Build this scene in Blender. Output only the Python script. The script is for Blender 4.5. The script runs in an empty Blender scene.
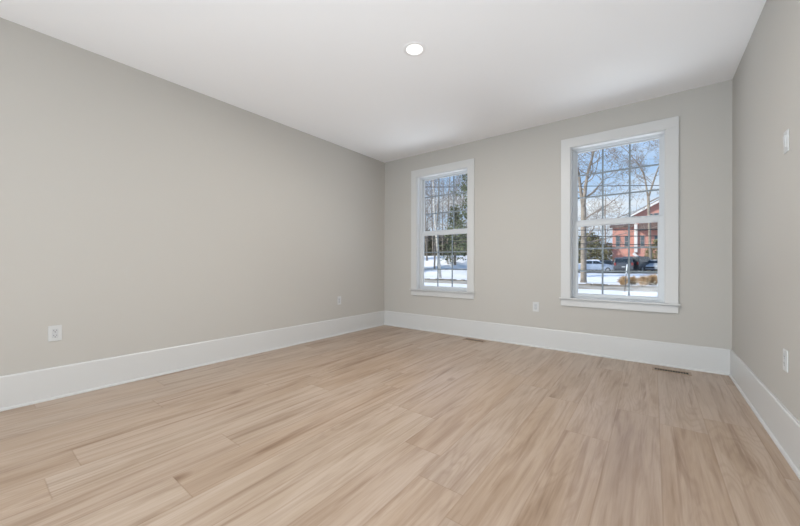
import bpy, math, random
from mathutils import Vector, Matrix, noise
S = bpy.context.scene
C = S.collection
PI = math.pi

# ------------------------------------------------------------ camera, sky, sun, lights, exposure
YAW = math.radians(37.354)
FPX, HOR = 331.6, 264.03        # focal length in pixels, horizon row
cam_d = bpy.data.cameras.new('camera'); cam = bpy.data.objects.new('camera', cam_d); C.objects.link(cam)
cam_d.sensor_width = 36.0; cam_d.lens = FPX * 36.0 / 800.0; cam_d.shift_y = (HOR - 263) / 800.0
cam_d.clip_start = 0.02; cam_d.clip_end = 500
cam.location = (0, 0, 1.0); cam.rotation_euler = (Matrix.Rotation(YAW, 3, 'Z') @ Matrix.Rotation(PI / 2, 3, 'X') @ Matrix.Rotation(.0016, 3, 'Z')).to_euler()
S.camera = cam
S.view_settings.view_transform = 'Standard'; S.view_settings.look = 'None'
S.view_settings.gamma = 1.0; S.view_settings.exposure = 0.03; S.view_settings.use_curve_mapping = False

SKY_STRENGTH = 1.0
SUN_STRENGTH = 4.9
REAR_POWER = 12.0
UP_POWER = 66.0
UP_COL = (.86, .935, 1.0)
SIDE_POWER = 125.0
SNOW_POWER = 340.0
CAN_POWER = 32.0

w = bpy.data.worlds.new('sky'); S.world = w; w.use_nodes = True
nt = w.node_tree; nt.nodes.clear()
def N(nt, t, **k):
    n = nt.nodes.new(t)
    for a, b in k.items(): setattr(n, a, b)
    return n
def ramp(nt, stops, interp='LINEAR'):
    r = N(nt, 'ShaderNodeValToRGB'); r.color_ramp.interpolation = interp
    e = r.color_ramp.elements
    while len(e) < len(stops): e.new(0.5)
    for i, (p, c) in enumerate(stops):
        e[i].position = p; e[i].color = (*c, 1) if len(c) == 3 else c
    return r
L = nt.links.new
tc = N(nt, 'ShaderNodeTexCoord'); sep = N(nt, 'ShaderNodeSeparateXYZ'); L(tc.outputs['Generated'], sep.inputs[0])
sk = ramp(nt, [(0.0, (.66, .76, .90)), (0.12, (.55, .72, .95)), (0.35, (.33, .54, .90)), (1.0, (.20, .38, .78))])
L(sep.outputs['Z'], sk.inputs[0])
mp = N(nt, 'ShaderNodeMapping'); mp.inputs['Scale'].default_value = (1.5, 1.5, 9.0)
L(tc.outputs['Generated'], mp.inputs[0])
no = N(nt, 'ShaderNodeTexNoise'); no.inputs['Scale'].default_value = 2.2; no.inputs['Detail'].default_value = 6
L(mp.outputs[0], no.inputs['Vector'])
cl = ramp(nt, [(0.42, (0, 0, 0)), (0.66, (1, 1, 1))]); L(no.outputs[0], cl.inputs[0])
mr = ramp(nt, [(0.0, (.5, .5, .5)), (0.16, (1, 1, 1)), (0.30, (.12, .12, .12)), (1.0, (.05, .05, .05))]); L(sep.outputs['Z'], mr.inputs[0])
mu = N(nt, 'ShaderNodeMath', operation='MULTIPLY'); L(cl.outputs[0], mu.inputs[0]); L(mr.outputs[0], mu.inputs[1])
mx = N(nt, 'ShaderNodeMixRGB'); L(mu.outputs[0], mx.inputs[0]); L(sk.outputs[0], mx.inputs[1]); mx.inputs[2].default_value = (.88, .91, .97, 1)
bg = N(nt, 'ShaderNodeBackground'); bg.inputs[1].default_value = SKY_STRENGTH; L(mx.outputs[0], bg.inputs[0])
wo = N(nt, 'ShaderNodeOutputWorld'); L(bg.outputs[0], wo.inputs[0])

def light(name, kind, loc, direction, color, energy, **k):
    d = bpy.data.lights.new(name, kind); d.energy = energy; d.color = color
    for a, b in k.items(): setattr(d, a, b)
    o = bpy.data.objects.new(name, d); C.objects.link(o); o.location = loc
    o.rotation_euler = Vector(direction).to_track_quat('-Z', 'Y').to_euler()
    return o
light('sun', 'SUN', (-20, -20, 30), (.62, .52, -.50), (1.0, .94, .84), SUN_STRENGTH, angle=math.radians(.6))
# added soft fill lamp, unseen low behind the viewer, washing the ceiling
light('ceiling_fill_light', 'AREA', (-.1, -.7, .3), (-.3, .7, 1), UP_COL, UP_POWER, shape='RECTANGLE', size=1.0, size_y=1.0)
light('side_fill_light', 'AREA', (-3.655, -3.6, 1.45), (1, 1, .12), (.66, .84, 1.0), SIDE_POWER, shape='RECTANGLE', size=1.3, size_y=1.5)  # added cool fill lamp, placed in a made-up side window
# added area lamp outside, boosting the light thrown up by the snow
light('snow_bounce_fill', 'AREA', (-1.4, 6.7, -.30), (0, -.12, 1), (.90, .95, 1.0), SNOW_POWER, shape='RECTANGLE', size=5.5, size_y=3.6)
# added fill lamp set at the unseen, added rear window
light('rear_fill_light', 'AREA', (-1.5, -5.2, 1.40), (0, 1, 0.3), (.78, .89, 1.0), REAR_POWER, shape='RECTANGLE', size=2.9, size_y=1.9)

# ------------------------------------------------------------ helpers
class MB:
    def __init__(s): s.v = []; s.f = []
    def add(s, vs, fs):
        b = len(s.v); s.v += [tuple(v) for v in vs]; s.f += [tuple(i + b for i in f) for f in fs]; return s
    def box(s, a, b):
        x0, y0, z0 = a; x1, y1, z1 = b
        x0, x1 = min(x0, x1), max(x0, x1); y0, y1 = min(y0, y1), max(y0, y1); z0, z1 = min(z0, z1), max(z0, z1)
        return s.add([(x0, y0, z0), (x1, y0, z0), (x1, y1, z0), (x0, y1, z0), (x0, y0, z1), (x1, y0, z1), (x1, y1, z1), (x0, y1, z1)],
                     [(0, 3, 2, 1), (4, 5, 6, 7), (0, 1, 5, 4), (1, 2, 6, 5), (2, 3, 7, 6), (3, 0, 4, 7)])
    def sweep(s, prof, p0, p1, out):
        # prof: list of (distance out from wall, z); swept from p0 to p1 with 2D outward direction
        n = len(prof); vs = []
        for p in (p0, p1):
            for d, z in prof: vs.append((p[0] + out[0] * d, p[1] + out[1] * d, z))
        fs = [(i, (i + 1) % n, n + (i + 1) % n, n + i) for i in range(n)] + [tuple(range(n)), tuple(range(2 * n - 1, n - 1, -1))]
        return s.add(vs, fs)
    def tube(s, pts, rad, n=6, cap=True):
        rings = []; b = len(s.v)
        for i, p in enumerate(pts):
            p = Vector(p)
            d = (Vector(pts[min(i + 1, len(pts) - 1)]) - Vector(pts[max(i - 1, 0)])).normalized()
            a = d.orthogonal().normalized() if i == 0 else (rings[-1] - rings[-1].dot(d) * d).normalized()
            rings.append(a); c = d.cross(a)
            r = rad[i] if isinstance(rad, (list, tuple)) else rad
            for k in range(n):
                t = 2 * PI * k / n; s.v.append(tuple(p + (a * math.cos(t) + c * math.sin(t)) * r))
        for i in range(len(pts) - 1):
            for k in range(n):
                k2 = (k + 1) % n; s.f.append((b + i * n + k, b + i * n + k2, b + (i + 1) * n + k2, b + (i + 1) * n + k))
        if cap:
            s.f.append(tuple(b + k for k in range(n - 1, -1, -1))); e = b + (len(pts) - 1) * n
            s.f.append(tuple(e + k for k in range(n)))
        return s
    def lathe(s, prof, n=32, c=(0, 0, 0), axis='z'):
        b = len(s.v); m = len(prof)
        for k in range(n):
            t = 2 * PI * k / n
            for r, z in prof:
                q = (r * math.cos(t), r * math.sin(t), z)
                if axis == 'y': q = (q[0], q[2], q[1])
                if axis == 'x': q = (q[2], q[0], q[1])
                s.v.append((q[0] + c[0], q[1] + c[1], q[2] + c[2]))
        for k in range(n):
            for i in range(m - 1):
                k2 = (k + 1) % n; s.f.append((b + k * m + i, b + k2 * m + i, b + k2 * m + i + 1, b + k * m + i + 1))
        return s
    def prism(s, poly, y0, y1, taper=None):
        # poly in (x,z) extruded along y
        n = len(poly); vs = [(x, y0, z) for x, z in poly] + [(x, y1, z) for x, z in poly]
        fs = [(i, (i + 1) % n, n + (i + 1) % n, n + i) for i in range(n)] + [tuple(range(n)), tuple(range(2 * n - 1, n - 1, -1))]
        return s.add(vs, fs)
    def build(s, name, mat, parent=None, bevel=0, smooth=False, seg=2):
        me = bpy.data.meshes.new(name); me.from_pydata(s.v, [], s.f); me.materials.append(mat)
        o = bpy.data.objects.new(name, me); C.objects.link(o)
        if parent: o.parent = parent
        import bmesh
        bm = bmesh.new(); bm.from_mesh(me); bmesh.ops.recalc_face_normals(bm, faces=bm.faces); bm.to_mesh(me); bm.free()
        if smooth:
            for p in me.polygons: p.use_smooth = True
        if bevel:
            m = o.modifiers.new('bevel', 'BEVEL'); m.width = bevel; m.segments = seg; m.limit_method = 'ANGLE'
        return o
def tag(o, label, cat=None, group=None, kind=None):
    if label: o['label'] = label
    if cat: o['category'] = cat
    if group: o['group'] = group
    if kind: o['kind'] = kind
    return o
def empty(name, loc=(0, 0, 0), rz=0, label=None, cat=None, group=None, kind=None):
    o = bpy.data.objects.new(name, None); C.objects.link(o); o.location = loc; o.rotation_euler = (0, 0, rz); o.empty_display_size = .1
    return tag(o, label, cat, group, kind)
def kids(o): return [c for c in bpy.data.objects if c.parent == o]
def copy_tree(o, parent=None):
    c = o.copy(); C.objects.link(c); c.parent = parent
    for ch in kids(o): copy_tree(ch, c)
    return c

# ------------------------------------------------------------ materials
def pmat(name, col, rough=.5, metal=0, spec=.5, bump=None, var=0, varscale=3, coat=0):
    m = bpy.data.materials.new(name); m.use_nodes = True; nt = m.node_tree; b = nt.nodes['Principled BSDF']
    b.inputs['Base Color'].default_value = (*col, 1); b.inputs['Roughness'].default_value = rough
    b.inputs['Metallic'].default_value = metal; b.inputs['Specular IOR Level'].default_value = spec
    b.inputs['Coat Weight'].default_value = coat
    t = N(nt, 'ShaderNodeTexCoord')
    n = N(nt, 'ShaderNodeTexNoise'); n.inputs['Scale'].default_value = varscale; n.inputs['Detail'].default_value = 4
    nt.links.new(t.outputs['Object'], n.inputs['Vector'])
    r = ramp(nt, [(0.3, tuple(max(0, c * (1 - var)) for c in col)), (0.7, tuple(min(1, c * (1 + var)) for c in col))])
    nt.links.new(n.outputs[0], r.inputs[0]); nt.links.new(r.outputs[0], b.inputs['Base Color'])
    if bump:
        n2 = N(nt, 'ShaderNodeTexNoise'); n2.inputs['Scale'].default_value = bump[0]; n2.inputs['Detail'].default_value = 3
        nt.links.new(t.outputs['Object'], n2.inputs['Vector'])
        bu = N(nt, 'ShaderNodeBump'); bu.inputs['Strength'].default_value = bump[1]; bu.inputs['Distance'].default_value = bump[2]
        nt.links.new(n2.outputs[0], bu.inputs['Height']); nt.links.new(bu.outputs[0], b.inputs['Normal'])
    return m
WALL = pmat('wall_paint', (.512, .492, .458), .75, spec=.25, bump=(220, .12, .002), var=.008, varscale=.6)
CEIL = pmat('ceiling_paint', (.90, .90, .91), .9, spec=.1, bump=(150, .08, .002), var=.006, varscale=.5)
TRIM = pmat('trim_paint', (.62, .62, .612), .35, spec=.4, var=.005)
VINYL = pmat('white_vinyl', (.64, .66, .675), .35, spec=.4, var=.005)
GRID = pmat('window_grid', (.25, .275, .31), .5, var=.01)
PLATE = pmat('plate_plastic', (.60, .605, .60), .35, var=.003)
PLATE2 = pmat('receptacle_plastic', (.53, .54, .55), .3, var=.003)
DARK = pmat('dark_slot', (.02, .018, .016), .7)
SCREW = pmat('screw_paint', (.6, .6, .6), .4, metal=.3)
VENT = pmat('register_wood_tone', (.36, .27, .20), .5, var=.1, varscale=30)
LOUV = pmat('register_louver', (.28, .21, .15), .6)
CANTRIM = pmat('can_trim', (.82, .81, .81), .5)
SNOW = pmat('snow', (.87, .86, .87), .8, spec=.2, bump=(1.4, .6, .25), var=.05, varscale=.7)
ASPH = pmat('asphalt', (.16, .155, .15), .85, bump=(20, .3, .02), var=.3, varscale=2)
ROAD = pmat('slushy_road', (.42, .375, .32), .8, bump=(6, .5, .05), var=.35, varscale=1.5)
DIRT = pmat('dirt_edge', (.20, .17, .13), .9, bump=(6, .5, .08), var=.4, varscale=2)
SIDING = pmat('exterior_siding', (.72, .72, .70), .6)
FOUND = pmat('foundation_concrete', (.4, .4, .39), .8)

def floor_mat():
    m = bpy.data.materials.new('oak_plank_floor'); m.use_nodes = True; nt = m.node_tree; L = nt.links.new
    b = nt.nodes['Principled BSDF']
    def M(op, a, bb=None, c=None):
        n = N(nt, 'ShaderNodeMath', operation=op)
        for i, x in enumerate((a, bb, c)):
            if x is None: continue
            if isinstance(x, (int, float)): n.inputs[i].default_value = x
            else: L(x, n.inputs[i])
        return n.outputs[0]
    geo = N(nt, 'ShaderNodeNewGeometry'); sp = N(nt, 'ShaderNodeSeparateXYZ'); L(geo.outputs['Position'], sp.inputs[0])
    W, LEN = .228, 1.52
    xs = M('DIVIDE', M('SUBTRACT', sp.outputs[0], .0325), W); ix = M('FLOOR', xs); fx = M('FRACT', xs)
    wn = N(nt, 'ShaderNodeTexWhiteNoise', noise_dimensions='1D'); L(ix, wn.inputs['W'])
    ys = M('ADD', M('DIVIDE', sp.outputs[1], LEN), M('MULTIPLY', wn.outputs['Value'], 7.31)); iy = M('FLOOR', ys); fy = M('FRACT', ys)
    cb = N(nt, 'ShaderNodeCombineXYZ'); L(ix, cb.inputs[0]); L(iy, cb.inputs[1])
    pr = N(nt, 'ShaderNodeTexWhiteNoise', noise_dimensions='3D'); L(cb.outputs[0], pr.inputs['Vector'])
    ps = N(nt, 'ShaderNodeSeparateColor'); L(pr.outputs['Color'], ps.inputs[0])
    # grain coordinates: shifted per plank
    gx = M('ADD', sp.outputs[0], M('MULTIPLY', ps.outputs[0], 9.0)); gy = M('ADD', sp.outputs[1], M('MULTIPLY', ps.outputs[1], 17.0))
    gc = N(nt, 'ShaderNodeCombineXYZ'); L(gx, gc.inputs[0]); L(gy, gc.inputs[1]); L(M('MULTIPLY', ps.outputs[2], 5.0), gc.inputs[2])
    def noise_(sx, sy, sc, det=4, rough=.5, dist=0):
        mp = N(nt, 'ShaderNodeMapping'); mp.inputs['Scale'].default_value = (sx, sy, 1); L(gc.outputs[0], mp.inputs[0])
        n = N(nt, 'ShaderNodeTexNoise'); n.inputs['Scale'].default_value = sc; n.inputs['Detail'].default_value = det
        n.inputs['Roughness'].default_value = rough; n.inputs['Distortion'].default_value = dist; L(mp.outputs[0], n.inputs['Vector'])
        return n.outputs[0], mp
    broad, _ = noise_(5.5, .75, 1.6, 3, .5, .6)
    fine, _ = noise_(60, 2.0, 2.0, 3, .6)
    mid, _ = noise_(16, 1.0, 1.5, 4, .6, .8)
    # cathedral rings: sine of a smooth stretched field
    fld, _ = noise_(5.0, .8, 1.0, 2, .4, .2)
    ring = M('SINE', M('MULTIPLY', fld, 150.0)); ring = M('MULTIPLY', M('ADD', ring, 1.0), .5)
    base = ramp(nt, [(0.28, (.36, .25, .165)), (0.43, (.50, .375, .27)), (0.57, (.61, .485, .385)), (0.72, (.69, .57, .47))]); L(broad, base.inputs[0])
    tint = ramp(nt, [(0, (.56, .42, .32)), (0.35, (.63, .49, .385)), (0.65, (.62, .50, .415)), (1, (.68, .56, .46))]); L(ps.outputs[2], tint.inputs[0])
    m1 = N(nt, 'ShaderNodeMixRGB'); m1.inputs[0].default_value = .5; L(base.outputs[0], m1.inputs[1]); L(tint.outputs[0], m1.inputs[2])
    def mult(prev, val, lo, hi, dark, amt=1.0):
        r = ramp(nt, [(lo, dark), (hi, (1, 1, 1))]); L(val, r.inputs[0])
        x = N(nt, 'ShaderNodeMixRGB', blend_type='MULTIPLY'); x.inputs[0].default_value = amt; L(prev, x.inputs[1]); L(r.outputs[0], x.inputs[2])
        return x.outputs[0]
    c = mult(m1.outputs[0], fine, .3, .6, (.84, .81, .78), .6)
    c = mult(c, mid, .30, .52, (.70, .64, .59), .8)
    # rings only where the mask noise is high
    mask, _ = noise_(3.0, .5, 1.1, 2, .5); mk = ramp(nt, [(.50, (0, 0, 0)), (.62, (1, 1, 1))]); L(mask, mk.inputs[0])
    rr = ramp(nt, [(0.0, (.78, .74, .71)), (0.55, (1, 1, 1))]); L(ring, rr.inputs[0])
    x = N(nt, 'ShaderNodeMixRGB', blend_type='MULTIPLY'); L(M('MULTIPLY', mk.outputs[0], .42), x.inputs[0]); L(c, x.inputs[1]); L(rr.outputs[0], x.inputs[2]); c = x.outputs[0]
    # dark heart streaks
    st, _ = noise_(9, .45, 1.5, 3, .55, .9); c = mult(c, st, .27, .40, (.60, .52, .46), .85)
    # knots
    mpk = N(nt, 'ShaderNodeMapping'); mpk.inputs['Scale'].default_value = (3.2, 1.5, .0001); L(gc.outputs[0], mpk.inputs[0])
    vo = N(nt, 'ShaderNodeTexVoronoi'); vo.inputs['Scale'].default_value = 1.0; L(mpk.outputs[0], vo.inputs['Vector'])
    vs_ = N(nt, 'ShaderNodeSeparateColor'); L(vo.outputs['Color'], vs_.inputs[0]); kd = M('ADD', vo.outputs['Distance'], M('MULTIPLY', M('GREATER_THAN', vs_.outputs[0], .45), 1.0))
    c = mult(c, kd, .03, .13, (.45, .36, .30), .85)
    # seams
    ex = M('MULTIPLY', M('MINIMUM', fx, M('SUBTRACT', 1.0, fx)), W); ey = M('MULTIPLY', M('MINIMUM', fy, M('SUBTRACT', 1.0, fy)), LEN)
    ed = M('MINIMUM', ex, ey)
    c = mult(c, ed, .0005, .0020, (.72, .66, .60), .7)
    hsv = N(nt, 'ShaderNodeHueSaturation'); hsv.inputs['Saturation'].default_value = 1.10; hsv.inputs['Value'].default_value = .75; L(c, hsv.inputs['Color'])
    L(hsv.outputs[0], b.inputs['Base Color'])
    b.inputs['Roughness'].default_value = .36; b.inputs['Specular IOR Level'].default_value = .65
    bu = N(nt, 'ShaderNodeBump'); bu.inputs['Strength'].default_value = .25; bu.inputs['Distance'].default_value = .0015
    er = ramp(nt, [(0.0, (0, 0, 0)), (.003, (1, 1, 1))]); L(ed, er.inputs[0])
    h = M('ADD', M('MULTIPLY', fine, .25), er.outputs[0]); L(h, bu.inputs['Height']); L(bu.outputs[0], b.inputs['Normal'])
    return m
FLOOR = floor_mat()

def glass_mat(name='window_glass', tint=(.97, .985, .98), refl=.12):
    m = bpy.data.materials.new(name); m.use_nodes = True; nt = m.node_tree; nt.nodes.clear(); L = nt.links.new
    t = N(nt, 'ShaderNodeBsdfTransparent'); t.inputs[0].default_value = (*tint, 1)
    g = N(nt, 'ShaderNodeBsdfGlossy'); g.inputs['Roughness'].default_value = .03
    f = N(nt, 'ShaderNodeFresnel'); f.inputs[0].default_value = 1.45
    mm = N(nt, 'ShaderNodeMath', operation='MULTIPLY'); L(f.outputs[0], mm.inputs[0]); mm.inputs[1].default_value = refl
    x = N(nt, 'ShaderNodeMixShader'); L(mm.outputs[0], x.inputs[0]); L(t.outputs[0], x.inputs[1]); L(g.outputs[0], x.inputs[2])
    o = N(nt, 'ShaderNodeOutputMaterial'); L(x.outputs[0], o.inputs[0]); return m
GLASS = glass_mat()
def emit(name, col, s):
    m = bpy.data.materials.new(name); m.use_nodes = True; nt = m.node_tree; nt.nodes.clear()
    e = N(nt, 'ShaderNodeEmission'); e.inputs[0].default_value = (*col, 1); e.inputs[1].default_value = s
    o = N(nt, 'ShaderNodeOutputMaterial'); nt.links.new(e.outputs[0], o.inputs[0]); return m

# ------------------------------------------------------------ room shell
XL, XR, YB, YR, H = -3.524, .567, 4.195, -5.0, 2.67
T = .17
tag(MB().box((XL - T, YR - T, -.12), (XR + T, YB + T, 0)).build('floor', FLOOR), 'light oak wide plank floor running towards the window wall', 'floor', kind='structure')
tag(MB().box((XL - T, YR - T, H), (XR + T, YB + T, H + .15)).build('ceiling', CEIL), 'smooth white painted ceiling', 'ceiling', kind='structure')
tag(MB().box((XL - T, YR - T, 0), (XL, -4.4, H)).box((XL - T, -2.8, 0), (XL, YB + T, H)).box((XL - T, -4.4, 0), (XL, -2.8, .6)).box((XL - T, -4.4, 2.3), (XL, -2.8, H)).build('wall_left', WALL), 'long greige wall on the left without windows', 'wall', kind='structure')
tag(MB().box((XR, YR - T, 0), (XR + T, YB + T, H)).build('wall_right', WALL), 'greige wall along the right edge with switch and outlet', 'wall', kind='structure')
WINS = [(-2.452, 1), (-.3265, 2)]
OW = .4275         # half opening
Z0, Z1 = .612, 2.335
m = MB()
xs = [XL] + sum([[c - OW, c + OW] for c, _ in WINS], []) + [XR]
for i in range(0, len(xs), 2): m.box((xs[i], YB, 0), (xs[i + 1], YB + T, H))
for c, _ in WINS:
    m.box((c - OW, YB, 0), (c + OW, YB + T, Z0)); m.box((c - OW, YB, Z1), (c + OW, YB + T, H))
tag(m.build('wall_back', WALL), 'greige far wall with two white windows', 'wall', kind='structure')
rx0, rx1, rz0, rz1 = -2.9, -.1, .5, 2.3
m = MB().box((XL, YR - T, 0), (rx0, YR, H)).box((rx1, YR - T, 0), (XR, YR, H)).box((rx0, YR - T, 0), (rx1, YR, rz0)).box((rx0, YR - T, rz1), (rx1, YR, H))
tag(m.build('wall_rear', WALL), 'greige wall behind the viewer with an added wide window', 'wall', kind='structure')

# baseboards, with shoe moulding
bp = [(0, 0), (.014, 0), (.014, .224), (.009, .233), (0, .233)]
sp_ = [(.014, 0), (.025, 0), (.025, .009), (.022, .015), (.014, .018)]
def baseboard(name, p0, p1, out, label):
    o = MB().sweep(bp, p0, p1, out).build(name, TRIM); tag(o, label, 'baseboard', kind='structure')
    MB().sweep(sp_, p0, p1, out).build('shoe_moulding', TRIM, o)
baseboard('baseboard_left', (XL, YR), (XL, YB), (1, 0), 'tall white baseboard along the left wall')
baseboard('baseboard_back', (XL, YB), (XR, YB), (0, -1), 'tall white baseboard under the two windows')
baseboard('baseboard_right', (XR, YR), (XR, YB), (-1, 0), 'tall white baseboard along the right wall')
baseboard('baseboard_rear', (XL, YR), (XR, YR), (0, 1), 'white baseboard on the wall behind the viewer')

# ------------------------------------------------------------ windows
def window(cx, n, label):
    W = empty('window_%d' % n, (cx, YB, Z0), 0, label, 'window', kind='structure')
    o = OW; zt = Z1 - Z0
    cs = .0945
    # casing (flat boards, mitre-less), front 20 mm proud
    m = MB().box((-o - cs, -.020, .005), (-o + .004, 0, zt - .004)).box((o - .004, -.020, .005), (o + cs, 0, zt - .004)).box((-o - cs, -.020, zt - .004), (o + cs, 0, zt + .100))
    m.build('casing', TRIM, W, .002)
    m = MB().box((-o - cs - .014, -.042, -.010), (o + cs + .014, .0, .005)).box((-o, 0, -.018), (o, .085, .005))
    m.build('stool', TRIM, W, .002)
    MB().box((-o - cs, -.018, -.087), (o + cs, 0, -.015)).box((-o - cs, -.006, -.015), (o + cs, 0, -.010)).build('apron', TRIM, W, .002)
    # jamb extension lining and vinyl frame with two channels
    j = .012
    m = MB().box((-o, 0, .005), (-o + j, .09, zt)).box((o - j, 0, .005), (o, .09, zt)).box((-o + j, 0, zt - j), (o - j, .09, zt))
    m.build('jamb', TRIM, W)
    f = .030
    m = MB()
    for s in (-1, 1):
        m.box((s * o, .082, .005), (s * (o - f), .095, zt))          # inner stop
        m.box((s * o, .095, .005), (s * (o - .016), .128, zt))       # channel
        m.box((s * (o - .016), .126, .005), (s * (o - f), .131, zt))
        m.box((s * o, .128, .005), (s * (o - .02), .168, zt))
    m.box((-o + f, .082, zt - .018), (o - f, .128, zt - .006)).box((-o + f, .10, zt - .024), (o - f, .168, zt - .012)).box((-o, .09, zt - .014), (o, .168, zt))
    m.box((-o, .085, -.0), (o, .19, .018))
    m.build('frame', VINYL, W, .0015)
    def sash(name, y0, y1, z0, z1, bt, tp, st):
        e = empty(name, (0, 0, 0)); e.parent = W
        x = o - .018
        m = MB().box((-x, y0, z0), (-x + st, y1, z1)).box((x - st, y0, z0), (x, y1, z1)).box((-x + st, y0, z0), (x - st, y1, z0 + bt)).box((-x + st, y0, z1 - tp), (x - st, y1, z1))
        # glazing bead
        gx = x - st; b = .008
        m.box((-gx, y0 + .006, z0 + bt), (-gx + b, y1 - .006, z1 - tp)).box((gx - b, y0 + .006, z0 + bt), (gx, y1 - .006, z1 - tp))
        m.box((-gx + b, y0 + .006, z0 + bt), (gx - b, y1 - .006, z0 + bt + b)).box((-gx + b, y0 + .006, z1 - tp - b), (gx - b, y1 - .006, z1 - tp))
        m.build('sash_frame', VINYL, e, .002)
        ym = (y0 + y1) / 2; g0, g1 = z0 + bt + b, z1 - tp - b; gx -= b
        MB().box((-gx - .004, ym - .002, g0 - .004), (gx + .004, ym + .002, g1 + .004)).build('glass_pane', GLASS, e)
        m = MB(); h = .0085
        for k in (1, 2):
            xx = -gx + 2 * gx * k / 3; m.box((xx - h, ym + .004, g0 - .004), (xx + h, ym + .010, g1 + .004))
            zz = g0 + (g1 - g0) * k / 3; m.box((-gx - .004, ym + .0045, zz - h), (gx + .004, ym + .0095, zz + h))
        m.build('muntin_grid', GRID, e)
        return e
    lo = sash('lower_sash', .094, .124, .020, .880, .028, .050, .0385)
    up = sash('upper_sash', .132, .160, .851, zt - .016, .040, .016, .0265)
    m = MB()
    for s in (-1, 1): m.box((s * .17 - .03, .098, .880), (s * .17 + .03, .118, .888)).box((s * .17 - .012, .092, .884), (s * .17 + .02, .112, .896))
    m.build('sash_lock', VINYL, W, .002)
    return W
window(WINS[0][0], 1, 'left white double hung window, looking onto trees and snow')
window(WINS[1][0], 2, 'right white double hung window, looking onto cars and a red building')
W3 = empty('window_3', (0, 0, 0), 0, 'added wide window in the wall behind the viewer', 'window', kind='structure')  # unseen window, added to give the rear fill a source
m = MB(); 
for a in (rx0, -1.98, -1.04, rx1 - .06): m.box((a, YR - T + .02, rz0), (a + .06, YR - .04, rz1))
m.box((rx0, YR - T + .02, rz0), (rx1, YR - .04, rz0 + .06)).box((rx0, YR - T + .02, rz1 - .06), (rx1, YR - .04, rz1)); m.build('frame', VINYL, W3)
m = MB().box((rx0 - .09, YR, rz0 - .09), (rx0, YR + .02, rz1 + .09)).box((rx1, YR, rz0 - .09), (rx1 + .09, YR + .02, rz1 + .09)).box((rx0, YR, rz1), (rx1, YR + .02, rz1 + .09)).box((rx0, YR, rz0 - .09), (rx1, YR + .02, rz0)); m.build('casing', TRIM, W3)
MB().box((rx0 + .05, YR - .09, rz0 + .05), (rx1 - .05, YR - .085, rz1 - .05)).build('glass_pane', GLASS, W3)

W4 = empty('window_4', (0, 0, 0), 0, 'added window in the left wall behind the viewer', 'window', kind='structure')  # unseen window, made up to go with the cool side fill
m = MB().box((XL - .1, -4.4, .6), (XL - .05, -4.34, 2.3)).box((XL - .1, -2.86, .6), (XL - .05, -2.8, 2.3)).box((XL - .1, -4.34, .6), (XL - .05, -2.86, .66)).box((XL - .1, -4.34, 2.24), (XL - .05, -2.86, 2.3)).box((XL - .1, -3.625, .66), (XL - .05, -3.575, 2.24)); m.build('frame', VINYL, W4)
m = MB().box((XL, -4.49, .51), (XL + .02, -4.4, 2.39)).box((XL, -2.8, .51), (XL + .02, -2.71, 2.39)).box((XL, -4.4, 2.3), (XL + .02, -2.8, 2.39)).box((XL, -4.4, .51), (XL + .02, -2.8, .6)); m.build('casing', TRIM, W4)
MB().box((XL - .078, -4.36, .64), (XL - .074, -2.84, 2.26)).build('glass_pane', GLASS, W4)

# ------------------------------------------------------------ recessed lights
LENS = emit('led_lens', (1.0, .965, .93), 1.6)
def recessed_light(x, y, label):
    t = empty('recessed_light', (x, y, H), 0, label, 'ceiling light')
    MB().lathe([(.0635, -.0005), (.0635, -.003), (.070, -.0065), (.080, -.0065), (.087, -.003), (.0885, 0)], 48).build('trim_ring', CANTRIM, t, smooth=True)
    MB().lathe([(0, -.0022), (.064, -.0022), (.064, -.0005), (0, -.0005)], 48).build('lens', LENS, t)
    d = bpy.data.lights.new('downlight', 'AREA'); d.shape = 'DISK'; d.size = .12; d.energy = CAN_POWER; d.color = (1.0, .945, .88); d.spread = math.radians(180)
    o = bpy.data.objects.new('downlight', d); C.objects.link(o); o.parent = t; o.location = (0, 0, -.012)
recessed_light(-1.476, 2.115, 'round white recessed ceiling light, the only one in view')
recessed_light(-1.476, -1.9, 'round white recessed ceiling light added out of view behind the viewer')  # unseen second fixture, added to help light the room

# ------------------------------------------------------------ wall plates
# built facing -Y in local space (front at -y), then rotated
def plate(kind, loc, rz, label):
    nm, cat = {'outlet': ('wall_outlet', 'wall outlet'), 'switch': ('light_switch', 'light switch'), 'blank': ('wall_outlet', 'wall outlet')}[kind]
    t = empty(nm, loc, rz, label, cat)
    MB().box((-.0355, -.006, -.0575), (.0355, 0, .0575)).build('cover_plate', PLATE, t, .0025, seg=3)
    if kind == 'switch':
        MB().box((-.0165, -.0075, -.0335), (.0165, -.006, .0335)).build('rocker_frame', PLATE2, t)
        MB().add([(-.0145, -.0075, -.031), (.0145, -.0075, -.031), (.0145, -.0135, .031), (-.0145, -.0135, .031), (-.0145, -.0095, -.031), (.0145, -.0095, -.031), (.0145, -.0075, .031), (-.0145, -.0075, .031)],
                 [(0, 1, 5, 4), (4, 5, 2, 3), (3, 2, 6, 7), (0, 4, 3, 7), (1, 6, 2, 5), (0, 7, 6, 1)]).build('rocker', PLATE, t)
    else:
        r = MB().box((-.0165, -.0078, -.0335), (.0165, -.006, .0335)).build('receptacle', PLATE2, t, .001)
        m = MB()
        for s in (-1, 1):
            zc = s * .0195 * .95
            m.box((-.0085, -.0082, zc - .001), (-.0060, -.0078, zc + .0075)).box((.0060, -.0082, zc + .0005), (.0085, -.0078, zc + .0070))
            m.box((-.0025, -.0082, zc - .0105), (.0025, -.0078, zc - .0055))
        m.build('slot', DARK, r)
    for s in (-1, 1):
        MB().lathe([(0, -.0072), (.003, -.0068), (.003, -.006)], 12, (0, 0, s * .048), 'y').build('screw', SCREW, t)
plate('outlet', (XL, .403, .483), PI / 2, 'white outlet low on the left wall, nearest the viewer')
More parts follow.
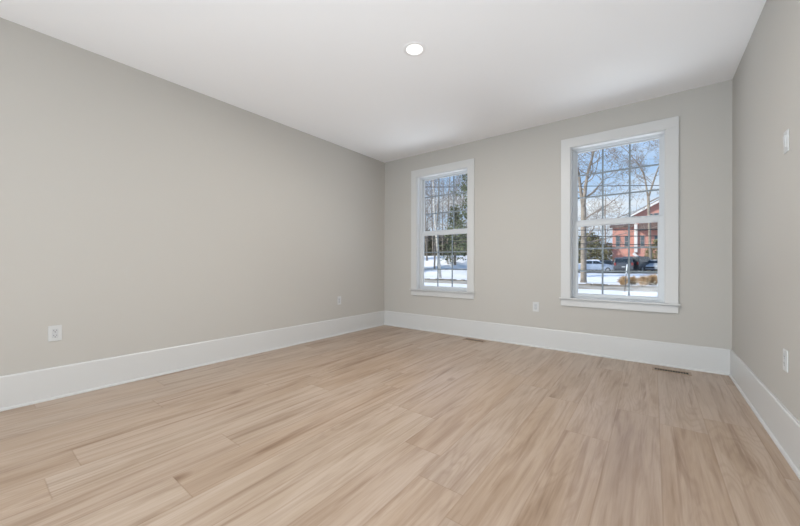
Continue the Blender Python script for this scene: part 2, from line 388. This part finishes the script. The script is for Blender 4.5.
plate('outlet', (XL, 3.200, .485), PI / 2, 'small white outlet on the left wall, close to the far corner')
plate('outlet', (-1.129, YB, .485), 0, 'white outlet on the far wall between the two windows')
plate('switch', (XR, 2.655, 1.656), -PI / 2, 'white rocker switch high on the right wall')
plate('outlet', (XR, 2.662, .488), -PI / 2, 'white outlet low on the right wall beneath the switch')

# ------------------------------------------------------------ floor registers
def register(cx, cy, L_, Wd, label):
    t = empty('floor_register', (cx, cy, 0), 0, label, 'floor vent', 'floor registers under the windows')
    a, b = L_ / 2, Wd / 2; ia, ib = a - .020, b - .020
    m = MB().box((-a, -b, 0), (a, -ib, .005)).box((-a, ib, 0), (a, b, .005)).box((-a, -ib, 0), (-ia, ib, .005)).box((ia, -ib, 0), (a, ib, .005))
    m.build('frame', VENT, t, .0015)
    MB().box((-ia, -ib, 0), (ia, ib, .0008)).build('dark_duct_sheet', DARK, t)  # flat dark sheet on the floor, standing in for the shade inside a duct
    m = MB(); n = 13
    for k in range(1, n):
        x = -ia + 2 * ia * k / n; m.box((x - .0022, -ib, .0012), (x + .0022, ib, .004))
    m.build('louver', LOUV, t)
register(.136, 4.004, .285, .108, 'tan slotted floor register beneath the right window, near the right corner')
register(-1.865, 4.055, .285, .105, 'small dark floor register against the baseboard near the left window')

# ============================================================ outdoors
def rnd(seed): return random.Random(seed)
def sstep(a, b, x):
    t = max(0., min(1., (x - a) / (b - a))); return t * t * (3 - 2 * t)
ROAD0, ROAD1 = 21.2, 24.9
def gz(x, y):
    z = -.42
    z += .36 * sstep(25, 50, y)
    z += (2.3 * sstep(27, 44, y) + 1.5 * sstep(44, 80, y)) * sstep(-14, -20, x)
    z += .9 * sstep(75, 110, y) * sstep(-25, -10, x)
    if y > ROAD1 or y < ROAD0:
        e = min(1, min(abs(y - ROAD0), abs(y - ROAD1)) / 1.5)
        z += .05 * e * noise.noise(Vector((x * .35, y * .35, 0))) + .025 * e * noise.noise(Vector((x * 1.3, y * 1.3, 4)))
        z += .05 * e
    return z
def terrain(name, x0, x1, ys, nx, mat, dz=0, skirt=True):
    vs = []; fs = []; n = nx + 1
    for y in ys:
        for i in range(n):
            x = x0 + (x1 - x0) * i / nx; vs.append((x, y, gz(x, y) + dz))
    for j in range(len(ys) - 1):
        for i in range(nx): fs.append((j * n + i, j * n + i + 1, (j + 1) * n + i + 1, (j + 1) * n + i))
    return MB().add(vs, fs).build(name, mat, smooth=True)
def rng(a, b, n): return [a + (b - a) * i / n for i in range(n + 1)]
GY = rng(-30, 4.6, 10)[:-1] + rng(4.6, 20.4, 24)[:-1] + rng(20.4, 21.6, 6)[:-1] + rng(21.6, 24.4, 4)[:-1] + rng(24.4, 50, 60)[:-1] + rng(50, 150, 50)
g = terrain('snowy_ground', -110, 70, GY, 240, SNOW)
tag(g, 'white snow covering the lawns on both sides of the road', 'ground', kind='structure')
m = MB().box((-110, ROAD0 + .3, -.5), (70, ROAD1 - .2, -.385)); o = m.build('road', ROAD); tag(o, 'grey brown slushy road crossing in front of the house', 'road', kind='structure')
# ragged earth verge along the far road edge
R_ = rnd(5); m = MB(); x = -100.
while x < 60:
    wd = R_.uniform(.3, 1.1); d = R_.uniform(.15, .45); h = R_.uniform(.01, .07)
    m.add([(x, ROAD1 - .3, -.40), (x + wd, ROAD1 - .3, -.40), (x + wd, ROAD1 + d, -.34), (x, ROAD1 + d, -.34), (x + .1, ROAD1 - .15, -.36 + h), (x + wd - .1, ROAD1 - .15, -.36 + h), (x + wd - .1, ROAD1 + d - .1, -.33 + h), (x + .1, ROAD1 + d - .1, -.33 + h)],
          [(4, 5, 6, 7), (0, 1, 5, 4), (1, 2, 6, 5), (2, 3, 7, 6), (3, 0, 4, 7)]); x += wd * .85
o = m.build('road_verge', DIRT); tag(o, 'ragged dark earth verge along the far edge of the road', 'verge', kind='structure')
# parking lot (thin layer just above the terrain)
vs = []; fs = []; nx = 60; ny = 8
for j in range(ny + 1):
    for i in range(nx + 1):
        px = -13.5 + 40 * i / nx; py = 45.0 + 10 * j / ny
        vs.append((px, py, gz(px, py) + (.06 if 0 < j < ny and 0 < i < nx else -.05)))
for j in range(ny):
    for i in range(nx): a = j * (nx + 1) + i; fs.append((a, a + 1, a + nx + 2, a + nx + 1))
o = MB().add(vs, fs).build('parking_lot', ASPH); tag(o, 'dark wet asphalt parking lot in front of the red building', 'parking lot', kind='structure')
# house foundation under the room
o = MB().box((XL - T, YR - T, -.6), (XR + T, YB + T, -.12)).build('house_foundation', FOUND); tag(o, 'grey concrete foundation of the house', 'foundation', kind='structure')

def ray_at_Y(px, py, Y):
    F = (-math.sin(YAW), math.cos(YAW)); Rr = (math.cos(YAW), math.sin(YAW)); k = (px - 400) / FPX
    dx, dy = F[0] + Rr[0] * k, F[1] + Rr[1] * k; t = Y / dy
    return dx * t, 1.0 - (py - HOR) / FPX * t

# ------------------------------------------------------------ trees
BARK = pmat('grey_brown_bark', (.27, .23, .19), .9, bump=(12, .6, .03), var=.3, varscale=4)
BARKP = pmat('pale_birch_bark', (.55, .52, .47), .8, bump=(10, .4, .01), var=.35, varscale=5)
TWIG = pmat('twig_bark', (.26, .22, .19), .9, var=.2, varscale=2)
PINE = pmat('pine_needles', (.16, .18, .10), .85, var=.45, varscale=1.2)
OLIVE = pmat('olive_needles', (.22, .20, .10), .85, var=.4, varscale=1.2)
DKG = pmat('dark_needles', (.13, .125, .085), .9, var=.4, varscale=1.2)
STRAW = pmat('dry_straw', (.48, .33, .19), .9, var=.35, varscale=5)

def grow(mb, R, p, d, length, r, lvl, maxl, up=.12, nseg=5, sides=(8, 5, 4, 3, 3), kids_=(9, 6, 5, 4), wander=.22, start=.35, lenf=.62, ang=(35, 65)):
    pts = [p.copy()]; rad = [r]; dirs = [d.copy()]
    for i in range(nseg):
        d = (d + Vector((R.uniform(-1, 1), R.uniform(-1, 1), R.uniform(-1, 1))) * wander * (.35 if lvl == 0 else 1) + Vector((0, 0, up))).normalized()
        p = p + d * (length / nseg); pts.append(p.copy()); dirs.append(d.copy())
        rad.append(max(.009, r * (1 - .85 * (i + 1) / nseg)))
    mb[0 if lvl == 0 else 1].tube([tuple(q) for q in pts], rad, sides[lvl], cap=(lvl == 0))
    if lvl >= maxl: return
    n = kids_[lvl]
    for k in range(n):
        t = start + (1 - start) * (k + R.uniform(.1, .9)) / n if lvl == 0 else .2 + .8 * (k + R.uniform(0, 1)) / n
        f = min(.999, t) * nseg; i = int(f); q = pts[i].lerp(pts[i + 1], f - i); dd = dirs[i + 1]
        a = dd.orthogonal().normalized(); a.rotate(Matrix.Rotation(R.uniform(0, 2 * PI) if lvl else (k * 2.4 + R.uniform(-.5, .5)), 3, dd))
        th = math.radians(R.uniform(*ang)); nd = (dd * math.cos(th) + a * math.sin(th)).normalized()
        rr = rad[i] * (.36 if lvl == 0 else .5)
        grow(mb, R, q, nd, length * lenf * (1.15 - .6 * t) * R.uniform(.75, 1.2), max(.012, rr), lvl + 1, maxl, up * .6, max(3, nseg - 1), sides, kids_, wander, start, lenf, ang)
def bare_tree(seed, x, y, h, r, label, group=None, lean=(0, 0), spread=.16, pale=False, maxl=3, kids_=(11, 6, 5, 4), fork=False, start=.35, lenf=.5, name='bare_tree', ang=(35, 65), up=.12):
    R = rnd(seed); t = empty(name, (x, y, gz(x, y) - .05), 0, label, 'tree', group)
    mb = (MB(), MB())
    d = Vector((lean[0], lean[1], 1)).normalized()
    if fork:
        z = h * fork; q = Vector((0, 0, 0)) + d * z
        mb[0].tube([(0, 0, -.1), (0, 0, .25), tuple(q * .5), tuple(q)], [r * 1.4, r * 1.1, r, r * .95], 9)
        for s in (-1, 1): grow(mb, R, q - d * .3, (d + Vector((s * spread, R.uniform(-.1, .1), 0))).normalized(), h - z, r * .72, 0, maxl, .02, 8, wander=.5, kids_=kids_, start=.08, lenf=lenf, ang=ang)
        for k in range(4):   # low limbs below the fork
            zz = z * R.uniform(.5, .98); a = R.uniform(-.9, .9)
            grow(mb, R, d * zz, Vector((math.cos(a), math.sin(a), .35)).normalized(), h * .3, r * .3, 1, maxl, .02, 5, kids_=kids_, lenf=lenf)
    else:
        grow(mb, R, Vector((0, 0, -.1)), d, h, r, 0, maxl, up, 7, kids_=kids_, start=start, lenf=lenf, ang=ang)
    mb[0].build('trunk', BARKP if pale else BARK, t, smooth=True); mb[1].build('branches', BARKP if pale == 2 else TWIG, t)
    return t
def evergreen(seed, x, y, h, w, label, group=None, mat=PINE, loose=.5, n=26, trunk=.16, base=.12, size=.32, name='evergreen_tree', needles=16):
    R = rnd(seed); t = empty(name, (x, y, gz(x, y) - .05), 0, label, 'tree', group)
    tr = MB().tube([(0, 0, -.1), (0, 0, h * .5), (0, 0, h * .97)], [trunk, trunk * .6, .02], 7)
    lv = MB(); br = MB()
    for i in range(n):
        z = h * (base + (1 - base) * (i + .5) / n); L_ = w * (1 - (i / n) ** 1.3 * .92) * R.uniform(.7, 1.1)
        m_ = 6
        for k in range(m_):
            a = R.uniform(0, 2 * PI); LL = L_ * R.uniform(.7, 1.1); dr = R.uniform(-.35, .05)
            e = Vector((math.cos(a) * LL, math.sin(a) * LL, z + LL * dr + .1)); b = Vector((0, 0, z))
            br.tube([tuple(b), tuple(b.lerp(e, .5) + Vector((0, 0, .08))), tuple(e)], [.03, .02, .006], 3, cap=False)
            for q in range(needles):
                tt = R.uniform(.2, 1.0) ** .7; c = b.lerp(e, tt) + Vector((R.gauss(0, 1), R.gauss(0, 1), R.gauss(0, .6))) * size * .7
                u = Vector((R.gauss(0, 1), R.gauss(0, 1), R.gauss(-.2, .5))).normalized() * size * R.uniform(.5, 1.1)
                v = u.orthogonal().normalized(); v.rotate(Matrix.Rotation(R.uniform(0, 6.28), 3, u.normalized())); v *= size * .28
                lv.add([c - u * .5, c + v, c + u * .5, c - v], [(0, 1, 2, 3)])
    tr.build('trunk', BARK, t, smooth=True); br.build('branches', TWIG, t); lv.build('foliage', mat, t)
    return t
def place(src, x, y, rz, sc, label, group=None):
    c = copy_tree(src); c.location = (x, y, gz(x, y) - .05); c.rotation_euler = (0, 0, rz); c.scale = (sc, sc, sc * 1.0); c['label'] = label
    if group: c['group'] = group
    elif 'group' in c: del c['group']
    return c
def X_at(px, Y): return ray_at_Y(px, 263, Y)[0]

# right window: forked tree by the left edge, tree in front of the gable
Y = 28.0
bare_tree(11, X_at(583.5, Y), Y, 13.5, .19, 'tall forked bare tree at the left side of the right window', fork=.42, maxl=3, kids_=(14, 8, 6, 5), lenf=.46)
Y = 57.0
bare_tree(23, X_at(651, Y), Y, 21, .17, 'bare spreading tree rising before the red gable', maxl=4, kids_=(12, 7, 6, 4), fork=.50, spread=.26, lenf=.5, up=.06, lean=(-.03, 0))
Y = 80.0
bare_tree(29, X_at(606, Y), Y, 17, .2, 'slender bare tree left of the red building', maxl=3, kids_=(12, 6, 5, 4), start=.25)
# left window: pale trunk and its neighbours
Y = 27.5
bare_tree(31, X_at(440.5, Y), Y, 15, .14, 'pale barked slender tree in the middle of the left window', pale=True, maxl=3, kids_=(12, 5, 4, 3), start=.45, lenf=.32)
Y = 33.0
bare_tree(37, X_at(434.5, Y), Y, 16, .11, 'grey bare tree just left of the pale barked tree', maxl=3, kids_=(14, 7, 6, 4), start=.2, lenf=.5, lean=(.03, 0))
bare_tree(41, X_at(448, 36), 36, 17, .09, 'thin bare tree just right of the pale barked tree', maxl=3, kids_=(14, 7, 6, 4), start=.2, lenf=.5, ang=(40, 80))
bare_tree(43, X_at(427, 38), 38, 18, .12, 'bare tree at the left edge of the left window', maxl=3, kids_=(14, 7, 6, 4), start=.22, lenf=.5)
e1 = evergreen(51, X_at(470, 31), 31, 16, 2.3, 'tall loose pine at the right edge of the left window', mat=PINE, n=30, base=.16, needles=16)
e2 = evergreen(53, X_at(455, 36), 36, 7.0, 2.2, 'shorter green pine standing behind the pale barked tree', mat=PINE, n=18, base=.1)
# woods behind
place(e2, X_at(401, 31), 31, 1.0, 1.05, 'green pine standing left of the left window view, nearer of two')
place(e2, X_at(398, 37), 37, 3.0, 1.15, 'green pine standing left of the left window view, farther of two')
W0 = bare_tree(61, X_at(420, 52), 52, 15, .11, 'bare tree of the woods behind the snowy slope', 'bare trees of the far woods', maxl=3, kids_=(14, 7, 6, 4), start=.15, lenf=.5, ang=(35, 75), name='woodland_tree')
W1 = evergreen(63, X_at(428, 56), 56, 5.0, 2.4, 'dark evergreen of the woods behind the snowy slope', 'evergreens of the far woods', mat=DKG, n=14, base=.0, size=.5, needles=12)
R_ = rnd(9)
for i in range(26):
    px = 415 + i * 2.5 + R_.uniform(-1, 1); Y = R_.uniform(54, 70)
    place(W1, X_at(px, Y), Y, R_.uniform(0, 6), R_.uniform(.6, .95), 'dark evergreen of the woods behind the snowy slope', 'evergreens of the far woods')
for i in range(11):
    px = 415 + i * 5.7 + R_.uniform(-1, 1); Y = R_.uniform(46, 64)
    place(W0, X_at(px, Y), Y, R_.uniform(0, 6), R_.uniform(.8, 1.15), 'bare tree of the woods behind the snowy slope', 'bare trees of the far woods')
# behind the cars, left of the red building
B1 = evergreen(71, X_at(590, 66), 66, 6.5, 3.0, 'olive bushy tree of the row behind the parked cars', 'bushy trees behind the parked cars', mat=OLIVE, n=13, base=.0, size=.45, needles=14, name='bushy_tree')
for px, Y, sc in ((577, 68, .9), (583, 72, 1.0), (597, 70, .95), (603, 66, .7), (609, 71, .75), (570, 70, 1.0)):
    place(B1, X_at(px, Y), Y, px, sc, 'olive bushy tree of the row behind the parked cars', 'bushy trees behind the parked cars')
for px, Y, sc in ((586, 88, .8), (598, 95, .9), (575, 90, .85)):
    place(W0, X_at(px, Y), Y, px, sc, 'bare tree behind the bushy row, left of the red building', 'bare trees left of the red building')
place(B1, X_at(656.5, 60), 60, 1.0, .70, 'olive bush against the red wall at the right of the window')
place(B1, X_at(649, 63), 63, 2.0, .55, 'small olive bush left of the larger one by the red wall')

# ------------------------------------------------------------ dry ornamental grass clumps
def clump(seed, px, Y, h, w, label):
    R = rnd(seed); x = X_at(px, Y); m = MB()
    for k in range(420):
        a = R.uniform(0, 2 * PI); r0 = R.uniform(0, .35) * w; r1 = r0 + R.uniform(.05, .8) * w; hh = h * R.uniform(.45, 1.15) * (1 - .35 * (r1 / w) ** 2)
        c, s_ = math.cos(a), math.sin(a); wd = .012
        p0 = (c * r0, s_ * r0, 0); p1 = (c * (r0 + r1) / 2, s_ * (r0 + r1) / 2, hh * .8); p2 = (c * r1, s_ * r1, hh * R.uniform(.75, 1.0))
        m.tube([p0, p1, p2], [wd, wd * .9, .004], 3, cap=False)
    o = m.build('ornamental_grass', STRAW); o.location = (x, Y, gz(x, Y) - .03)
    tag(o, label, 'grass clump')
for i, (px, h, w_, lb) in enumerate([(623.5, .66, .42, 'straw-coloured grass clump in the snow, leftmost of the four'), (633, .64, .42, 'dry grass clump in the snow, second from the left'),
                                     (643.5, .70, .44, 'dry grass clump in the snow, third from the left'), (652.5, .80, .50, 'largest dry grass clump, at the right end of the row')]):
    clump(80 + i, px, 27.0 + (i % 2) * .5, h, w_, lb)
# driveway marker stake
MW = pmat('white_reflector', (.75, .77, .78), .5); MD = pmat('dark_stake', (.10, .09, .08), .7)
Y = 20.2; x0, z0 = ray_at_Y(624.6, 290, Y); x1, z1 = ray_at_Y(627.2, 264, Y); zb = gz(x0, Y)
t = empty('marker_stake', (x0, Y, zb), 0, 'thin leaning stake with a white top by the road', 'stake')
dx, dz = x1 - x0, z1 - zb
MB().tube([(0, 0, -.1), (dx * .3, 0, dz * .33), (dx * .62, 0, dz * .66)], .018, 8).build('stake_shaft', MD, t)
MB().tube([(dx * .62, 0, dz * .66), (dx, 0, dz)], .027, 8).build('reflective_top', MW, t)

# ------------------------------------------------------------ utility wires and their poles
WIRE = pmat('black_cable', (.03, .03, .035), .7); POLE = pmat('weathered_pole', (.22, .18, .14), .9, var=.2)
def wire(Y, pl, pr, label, sag=.25):
    a = ray_at_Y(pl[0], pl[1], Y); b = ray_at_Y(pr[0], pr[1], Y)
    k = (b[1] - a[1]) / (b[0] - a[0]); xs = [-34 + 56 * i / 24 for i in range(25)]
    pts = [(x, Y, a[1] + k * (x - a[0]) + sag * (((x + 6) / 28) ** 2 - .5)) for x in xs]
    o = MB().tube(pts, .022, 5).build('overhead_wire', WIRE); tag(o, label, 'overhead wire'); return pts
ws = [wire(24.0, (578, 184), (660, 183), 'highest black overhead wire, crossing the upper panes'),
      wire(24.0, (578, 228), (657, 227), 'overhead wire just below the meeting rail of the right window'),
      wire(24.0, (578, 234.5), (657, 233.5), 'second overhead wire under the meeting rail'),
      wire(24.0, (578, 241.5), (657, 242.5), 'lowest overhead wire, passing in front of the red wall')]
for x, lb in ((-34, 'utility pole at the far left end of the overhead wires'), (22, 'utility pole at the right end of the overhead wires')):
    t = empty('utility_pole', (x, 24.0, gz(x, 24) - .05), 0, lb, 'utility pole')
    MB().tube([(0, .16, 0), (0, .16, 9.5)], [.16, .11], 10).build('pole', POLE, t, smooth=True)
    MB().box((-.06, -.9, 7.6), (.06, 1.1, 7.72)).build('crossarm', POLE, t)

# ------------------------------------------------------------ red building
RED = pmat('red_clapboard', (.58, .29, .24), .8, var=.08, varscale=.6)
def clap(m):
    nt = m.node_tree; b = nt.nodes['Principled BSDF']; tcn = nt.nodes.new('ShaderNodeTexCoord'); wv = nt.nodes.new('ShaderNodeTexWave')
    wv.bands_direction = 'Z'; wv.wave_profile = 'SAW'; wv.inputs['Scale'].default_value = 1.6; nt.links.new(tcn.outputs['Object'], wv.inputs['Vector'])
    bu = nt.nodes.new('ShaderNodeBump'); bu.inputs['Strength'].default_value = .5; bu.inputs['Distance'].default_value = .03
    nt.links.new(wv.outputs['Fac'], bu.inputs['Height']); nt.links.new(bu.outputs[0], b.inputs['Normal'])
clap(RED)
ROOF = pmat('brown_shingles', (.13, .09, .08), .9, var=.25, varscale=3)
WTR = pmat('white_exterior_trim', (.74, .73, .72), .6)
MTR = pmat('weathered_trim', (.34, .27, .26), .7)
DGL = pmat('dark_window_glass', (.10, .13, .15), .15)
BY = 67.0
def P(px, py, Y=BY): return ray_at_Y(px, py, Y)
bx0, _ = P(611.8, 250); bxm, _ = P(634, 250); bx1, _ = P(715, 250)
_, ze = P(634, 214.5); zroofA = P(620, 225)[1]
bd = empty('red_building', (0, BY, 0), 0, 'large red clapboard building with a gable, behind the parked cars', 'building')
gb = -.6
_, zr1 = P(665, 198.5); xr1, _ = P(665, 198.5); slope = (zr1 - ze) / (xr1 - bxm); ax = (bxm + bx1) / 2; az = ze + slope * (ax - bxm)
MB().prism([(bxm, gb), (bx1, gb), (bx1, ze), (ax, az), (bxm, ze)], 0, 14).build('gable_block', RED, bd)
MB().box((bx0, 1.2, gb), (bxm + .05, 12, zroofA)).build('side_wing', RED, bd)
MB().prism([(bxm - .6, ze - .6 * slope + .05), (ax, az + .05), (bx1 + .6, ze - .6 * slope + .05), (bx1 + .6, ze - .6 * slope + .35), (ax, az + .38), (bxm - .6, ze - .6 * slope + .35)], -.5, 14.4).build('gable_roof', ROOF, bd)
MB().prism([(bxm - .6, ze - .6 * slope - .12), (ax, az - .12), (bx1 + .6, ze - .6 * slope - .12), (bx1 + .6, ze - .6 * slope + .22), (ax, az + .25), (bxm - .6, ze - .6 * slope + .22)], -.62, -.5).build('rake_board', WTR, bd)
m = MB(); m.add([(bx0 - .4, .7, zroofA - .05), (bxm, .7, zroofA - .05), (bxm, 6.5, zroofA + 1.6), (bx0 - .4, 6.5, zroofA + 1.6), (bx0 - .4, .7, zroofA - .3), (bxm, .7, zroofA - .3), (bxm, 6.5, zroofA + 1.3), (bx0 - .4, 6.5, zroofA + 1.3)],
      [(0, 1, 2, 3), (4, 5, 6, 7), (0, 1, 5, 4), (1, 2, 6, 5), (2, 3, 7, 6), (3, 0, 4, 7)]).build('wing_roof', ROOF, bd)
# pent roof across the gable front
xa, zt_ = P(638.5, 223.0); _, zb_ = P(660, 228.5)
m = MB(); m.add([(xa, -1.5, zb_), (bx1, -1.5, zb_), (bx1, -.002, zt_), (xa, -.002, zt_), (xa, -1.5, zb_ - .15), (bx1, -1.5, zb_ - .15), (bx1, -.002, zb_ - .15), (xa, -.002, zb_ - .15)],
      [(0, 1, 2, 3), (4, 5, 6, 7), (0, 1, 5, 4), (1, 2, 6, 5), (2, 3, 7, 6), (3, 0, 4, 7)]).build('pent_roof', ROOF, bd)
xa, _ = P(634.2, 0); xb, _ = P(637.5, 0); _, zb_ = P(636, 252)
MB().box((xa, -.35, zb_), (xb, -.01, zt_ - .1)).build('white_panel', WTR, bd, .02)
xa, _ = P(637.5, 0); xb, _ = P(641.5, 0)
MB().prism([(xa - .4, P(640, 252)[1]), (xb, P(640, 258)[1]), (xa + .1, P(640, 258)[1]), (xa - .7, P(640, 254)[1])], -.9, -.02).build('stair_rail', WTR, bd)
def bwin(px0, px1, py0, py1, y=0.0):
    a, t1 = P(px0, py0, BY + y); b, t0 = P(px1, py1, BY + y)
    f = MB().box((a - .1, y - .07, t0 - .1), (b + .1, y - .01, t1 + .1)).build('window', MTR, bd)
    g = MB().box((a, y - .09, t0), (b, y - .071, t1)); mz = (t0 + t1) / 2; g.build('window_glass', DGL, f)
    MB().box((a, y - .11, mz - .04), (b, y - .091, mz + .04)).build('sash_bar', MTR, f)
bwin(648.6, 652.2, 213.8, 219.5); bwin(654.2, 658.2, 213.2, 219.5); bwin(662, 666, 213, 219.5)
bwin(640.6, 643.8, 235.5, 245.5); bwin(655, 659, 235.5, 245.5); bwin(670, 674, 235.5, 245.5)
bwin(616.2, 619.6, 236, 246, 1.2); bwin(625, 628.5, 236, 246, 1.2)

# ------------------------------------------------------------ parked vehicles
TYRE = pmat('tyre_rubber', (.025, .025, .027), .8); RIM = pmat('alloy_rim', (.45, .46, .48), .35, metal=.6)
CGL = pmat('car_glass', (.03, .04, .05), .1); LAMP_R = pmat('red_lamp_lens', (.28, .035, .03), .3); LAMP_W = pmat('headlamp_lens', (.75, .78, .8), .2)
BUMP = pmat('bumper_plastic', (.06, .06, .065), .6); PLT = pmat('licence_plate', (.7, .7, .68), .5)
def vehicle(name, x, y, rz, L_, Wd, Ht, prof, glass, paint, label, snow=False):
    # local: length along +x (front = +x), body profile given as fractions (x/L, z/H)
    t = empty(name, (x, y, gz(x, y) + .06), rz, label, 'car')
    gc = .2
    def lower(z): return gc + (Ht - gc) * z
    n = len(prof); vs = []
    ringy = [(-1, 1.0), (-.97, 1.0), (.97, 1.0), (1, 1.0)]
    # cross-section: body side flares to belt, greenhouse leans in
    m = MB(); cols = [(-.5, .0), (.5, 0)]
    def yw(z): return Wd / 2 * (1.0 if z < .55 else 1 - .16 * (z - .55) / .45)
    vs = [((px - .5) * L_, -yw(pz), lower(pz)) for px, pz in prof] + [((px - .5) * L_, yw(pz), lower(pz)) for px, pz in prof]
    fs = [(i, (i + 1) % n, n + (i + 1) % n, n + i) for i in range(n)] + [tuple(range(n)), tuple(range(2 * n - 1, n - 1, -1))]
    m.add(vs, fs).build('body', paint, t, .05, seg=3)
    # glass: side windows plus windscreen and rear screen as slightly proud panels
    g = MB()
    for s in (-1, 1):
        for poly in glass['side']:
            k = len(poly); q = [((px - .5) * L_, s * (yw(pz) + .012), lower(pz)) for px, pz in poly] + [((px - .5) * L_, s * (yw(pz) - .03), lower(pz)) for px, pz in poly]
            g.add(q, [(i, (i + 1) % k, k + (i + 1) % k, k + i) for i in range(k)] + [tuple(range(k)), tuple(range(2 * k - 1, k - 1, -1))])
    for (ax_, az_), (bx_, bz_) in glass['ends']:
        nx_, nz_ = (bz_ - az_) * (Ht - gc), -(bx_ - ax_) * L_; l = math.hypot(nx_, nz_); sgn = 1 if (ax_ > .5) else -1
        ox, oz = abs(nx_) / l * .015 * sgn, abs(nz_) / l * .015
        q = []
        for d in (0, 1):
            for px, pz, s in ((ax_, az_, -1), (ax_, az_, 1), (bx_, bz_, 1), (bx_, bz_, -1)):
                q.append(((px - .5) * L_ + ox * (1 if d else -2), s * (yw(pz) - .10), lower(pz) + oz * (1 if d else -2)))
        g.add(q, [(0, 1, 2, 3), (4, 5, 6, 7), (0, 1, 5, 4), (1, 2, 6, 5), (2, 3, 7, 6), (3, 0, 4, 7)])
    g.build('windows', CGL, t)
    wr = Ht * .20
    for sx in (-.31, .31):
        for s in (-1, 1):
            w_ = MB().lathe([(0, -.11), (wr * .8, -.11), (wr, -.08), (wr, .08), (wr * .8, .11), (0, .11)], 20, (sx * L_, s * (Wd / 2 - .10), wr), 'y').build('wheel', TYRE, t)
            MB().lathe([(0, s * .005), (wr * .6, 0), (wr * .6, -s * .02)], 16, (sx * L_, s * (Wd / 2 + .02), wr), 'y').build('rim', RIM, w_)
    for s in (-1, 1):
        MB().box((-.505 * L_, s * (Wd / 2 - .22), lower(.42)), (-.47 * L_, s * (Wd / 2 - .02), lower(.62))).build('tail_light', LAMP_R, t, .01)
        MB().box((.47 * L_, s * (Wd / 2 - .40), lower(.33)), (.503 * L_, s * (Wd / 2 - .06), lower(.46))).build('headlight', LAMP_W, t, .01)
        MB().box((.17 * L_, s * (Wd / 2), lower(.58)), (.20 * L_, s * (Wd / 2 + .16), lower(.68))).build('side_mirror', paint, t, .02)
    MB().box((-.515 * L_, -Wd * .46, gc), (-.46 * L_, Wd * .46, lower(.18))).build('rear_bumper', BUMP, t, .02)
    MB().box((.46 * L_, -Wd * .46, gc), (.515 * L_, Wd * .46, lower(.14))).build('front_bumper', BUMP, t, .02)
    MB().box((.49 * L_, -Wd * .24, lower(.20)), (.506 * L_, Wd * .24, lower(.34))).build('grille', BUMP, t, .005)
    MB().box((-.512 * L_, -.17, lower(.28)), (-.495 * L_, .17, lower(.35))).build('rear_plate', PLT, t)
    if snow:
        top = [(px, pz) for px, pz in snow]
        k = len(top); q = []
        for s in (-1, 1):
            q += [((px - .5) * L_, s * (yw(pz) - .06), lower(pz) - .02) for px, pz in top] + [((px - .5) * L_, s * (yw(pz) - .14), lower(pz) + .09) for px, pz in top]
        sm = MB(); f = []
        for i in range(k - 1): f += [(k + i, k + i + 1, 3 * k + i + 1, 3 * k + i), (i, i + 1, k + i + 1, k + i), (2 * k + i, 2 * k + i + 1, 3 * k + i + 1, 3 * k + i)]
        f += [(0, k, 3 * k, 2 * k), (k - 1, 2 * k - 1, 4 * k - 1, 3 * k - 1)]
        sm.add(q, f).build('snow_cover', SNOW, t, smooth=False)
    return t
SUV = [(0, .02), (.0, .45), (.02, .58), (.05, .95), (.10, 1.0), (.60, 1.0), (.66, .96), (.76, .62), (.97, .50), (1.0, .38), (1.0, .02)]
SUVG = dict(side=[[(.08, .64), (.09, .92), (.28, .93), (.28, .64)], [(.30, .64), (.30, .93), (.47, .93), (.47, .64)], [(.49, .64), (.49, .93), (.62, .92), (.72, .64)]], ends=[((.025, .62), (.048, .90)), ((.75, .66), (.67, .92))])
SED = [(0, .05), (.0, .50), (.03, .60), (.16, .64), (.28, .96), (.36, 1.0), (.54, 1.0), (.60, .96), (.74, .64), (.96, .52), (1.0, .40), (1.0, .05)]
SEDG = dict(side=[[(.21, .67), (.30, .93), (.43, .94), (.43, .67)], [(.45, .67), (.45, .94), (.56, .93), (.69, .67)]], ends=[((.17, .67), (.27, .93)), ((.73, .67), (.61, .93))])
BLUE = pmat('pale_blue_paint', (.36, .43, .55), .35, coat=.3); SLATE = pmat('slate_paint', (.10, .105, .115), .35, coat=.3)
BLACK = pmat('black_paint', (.022, .022, .025), .3, coat=.3); SILV = pmat('silver_paint', (.50, .52, .54), .35, coat=.3); NAVY = pmat('dark_blue_paint', (.06, .07, .10), .35, coat=.3)
Y = 47.5
vehicle('sedan_car', X_at(595.5, Y), Y, .06, 4.3, 1.75, 1.42, SED, SEDG, BLUE, 'pale blue sedan seen from the side, leftmost parked car', snow=[(.04, .61), (.16, .65), (.28, .97), (.36, 1.01), (.54, 1.01), (.60, .97)])
vehicle('sedan_car', X_at(606.5, 50.5), 50.5, .1, 4.4, 1.78, 1.50, SED, SEDG, NAVY, 'dark sedan half hidden between the pale sedan and the grey suv')
vehicle('suv_car', X_at(621.8, Y), Y + .6, PI / 2 + .12, 4.6, 1.88, 1.78, SUV, SUVG, SLATE, 'dark grey suv seen from behind, beside the pale sedan')
vehicle('suv_car', X_at(638.2, 48.2), 49.5, PI / 2 - .35, 4.8, 1.95, 1.88, SUV, SUVG, BLACK, 'black suv parked between the grey suv and the silver car')
vehicle('compact_car', X_at(652, 49), 50.5, -PI / 2 - .1, 4.0, 1.78, 1.50, SUV, SUVG, SILV, 'silver car facing the road, rightmost of the parked cars')
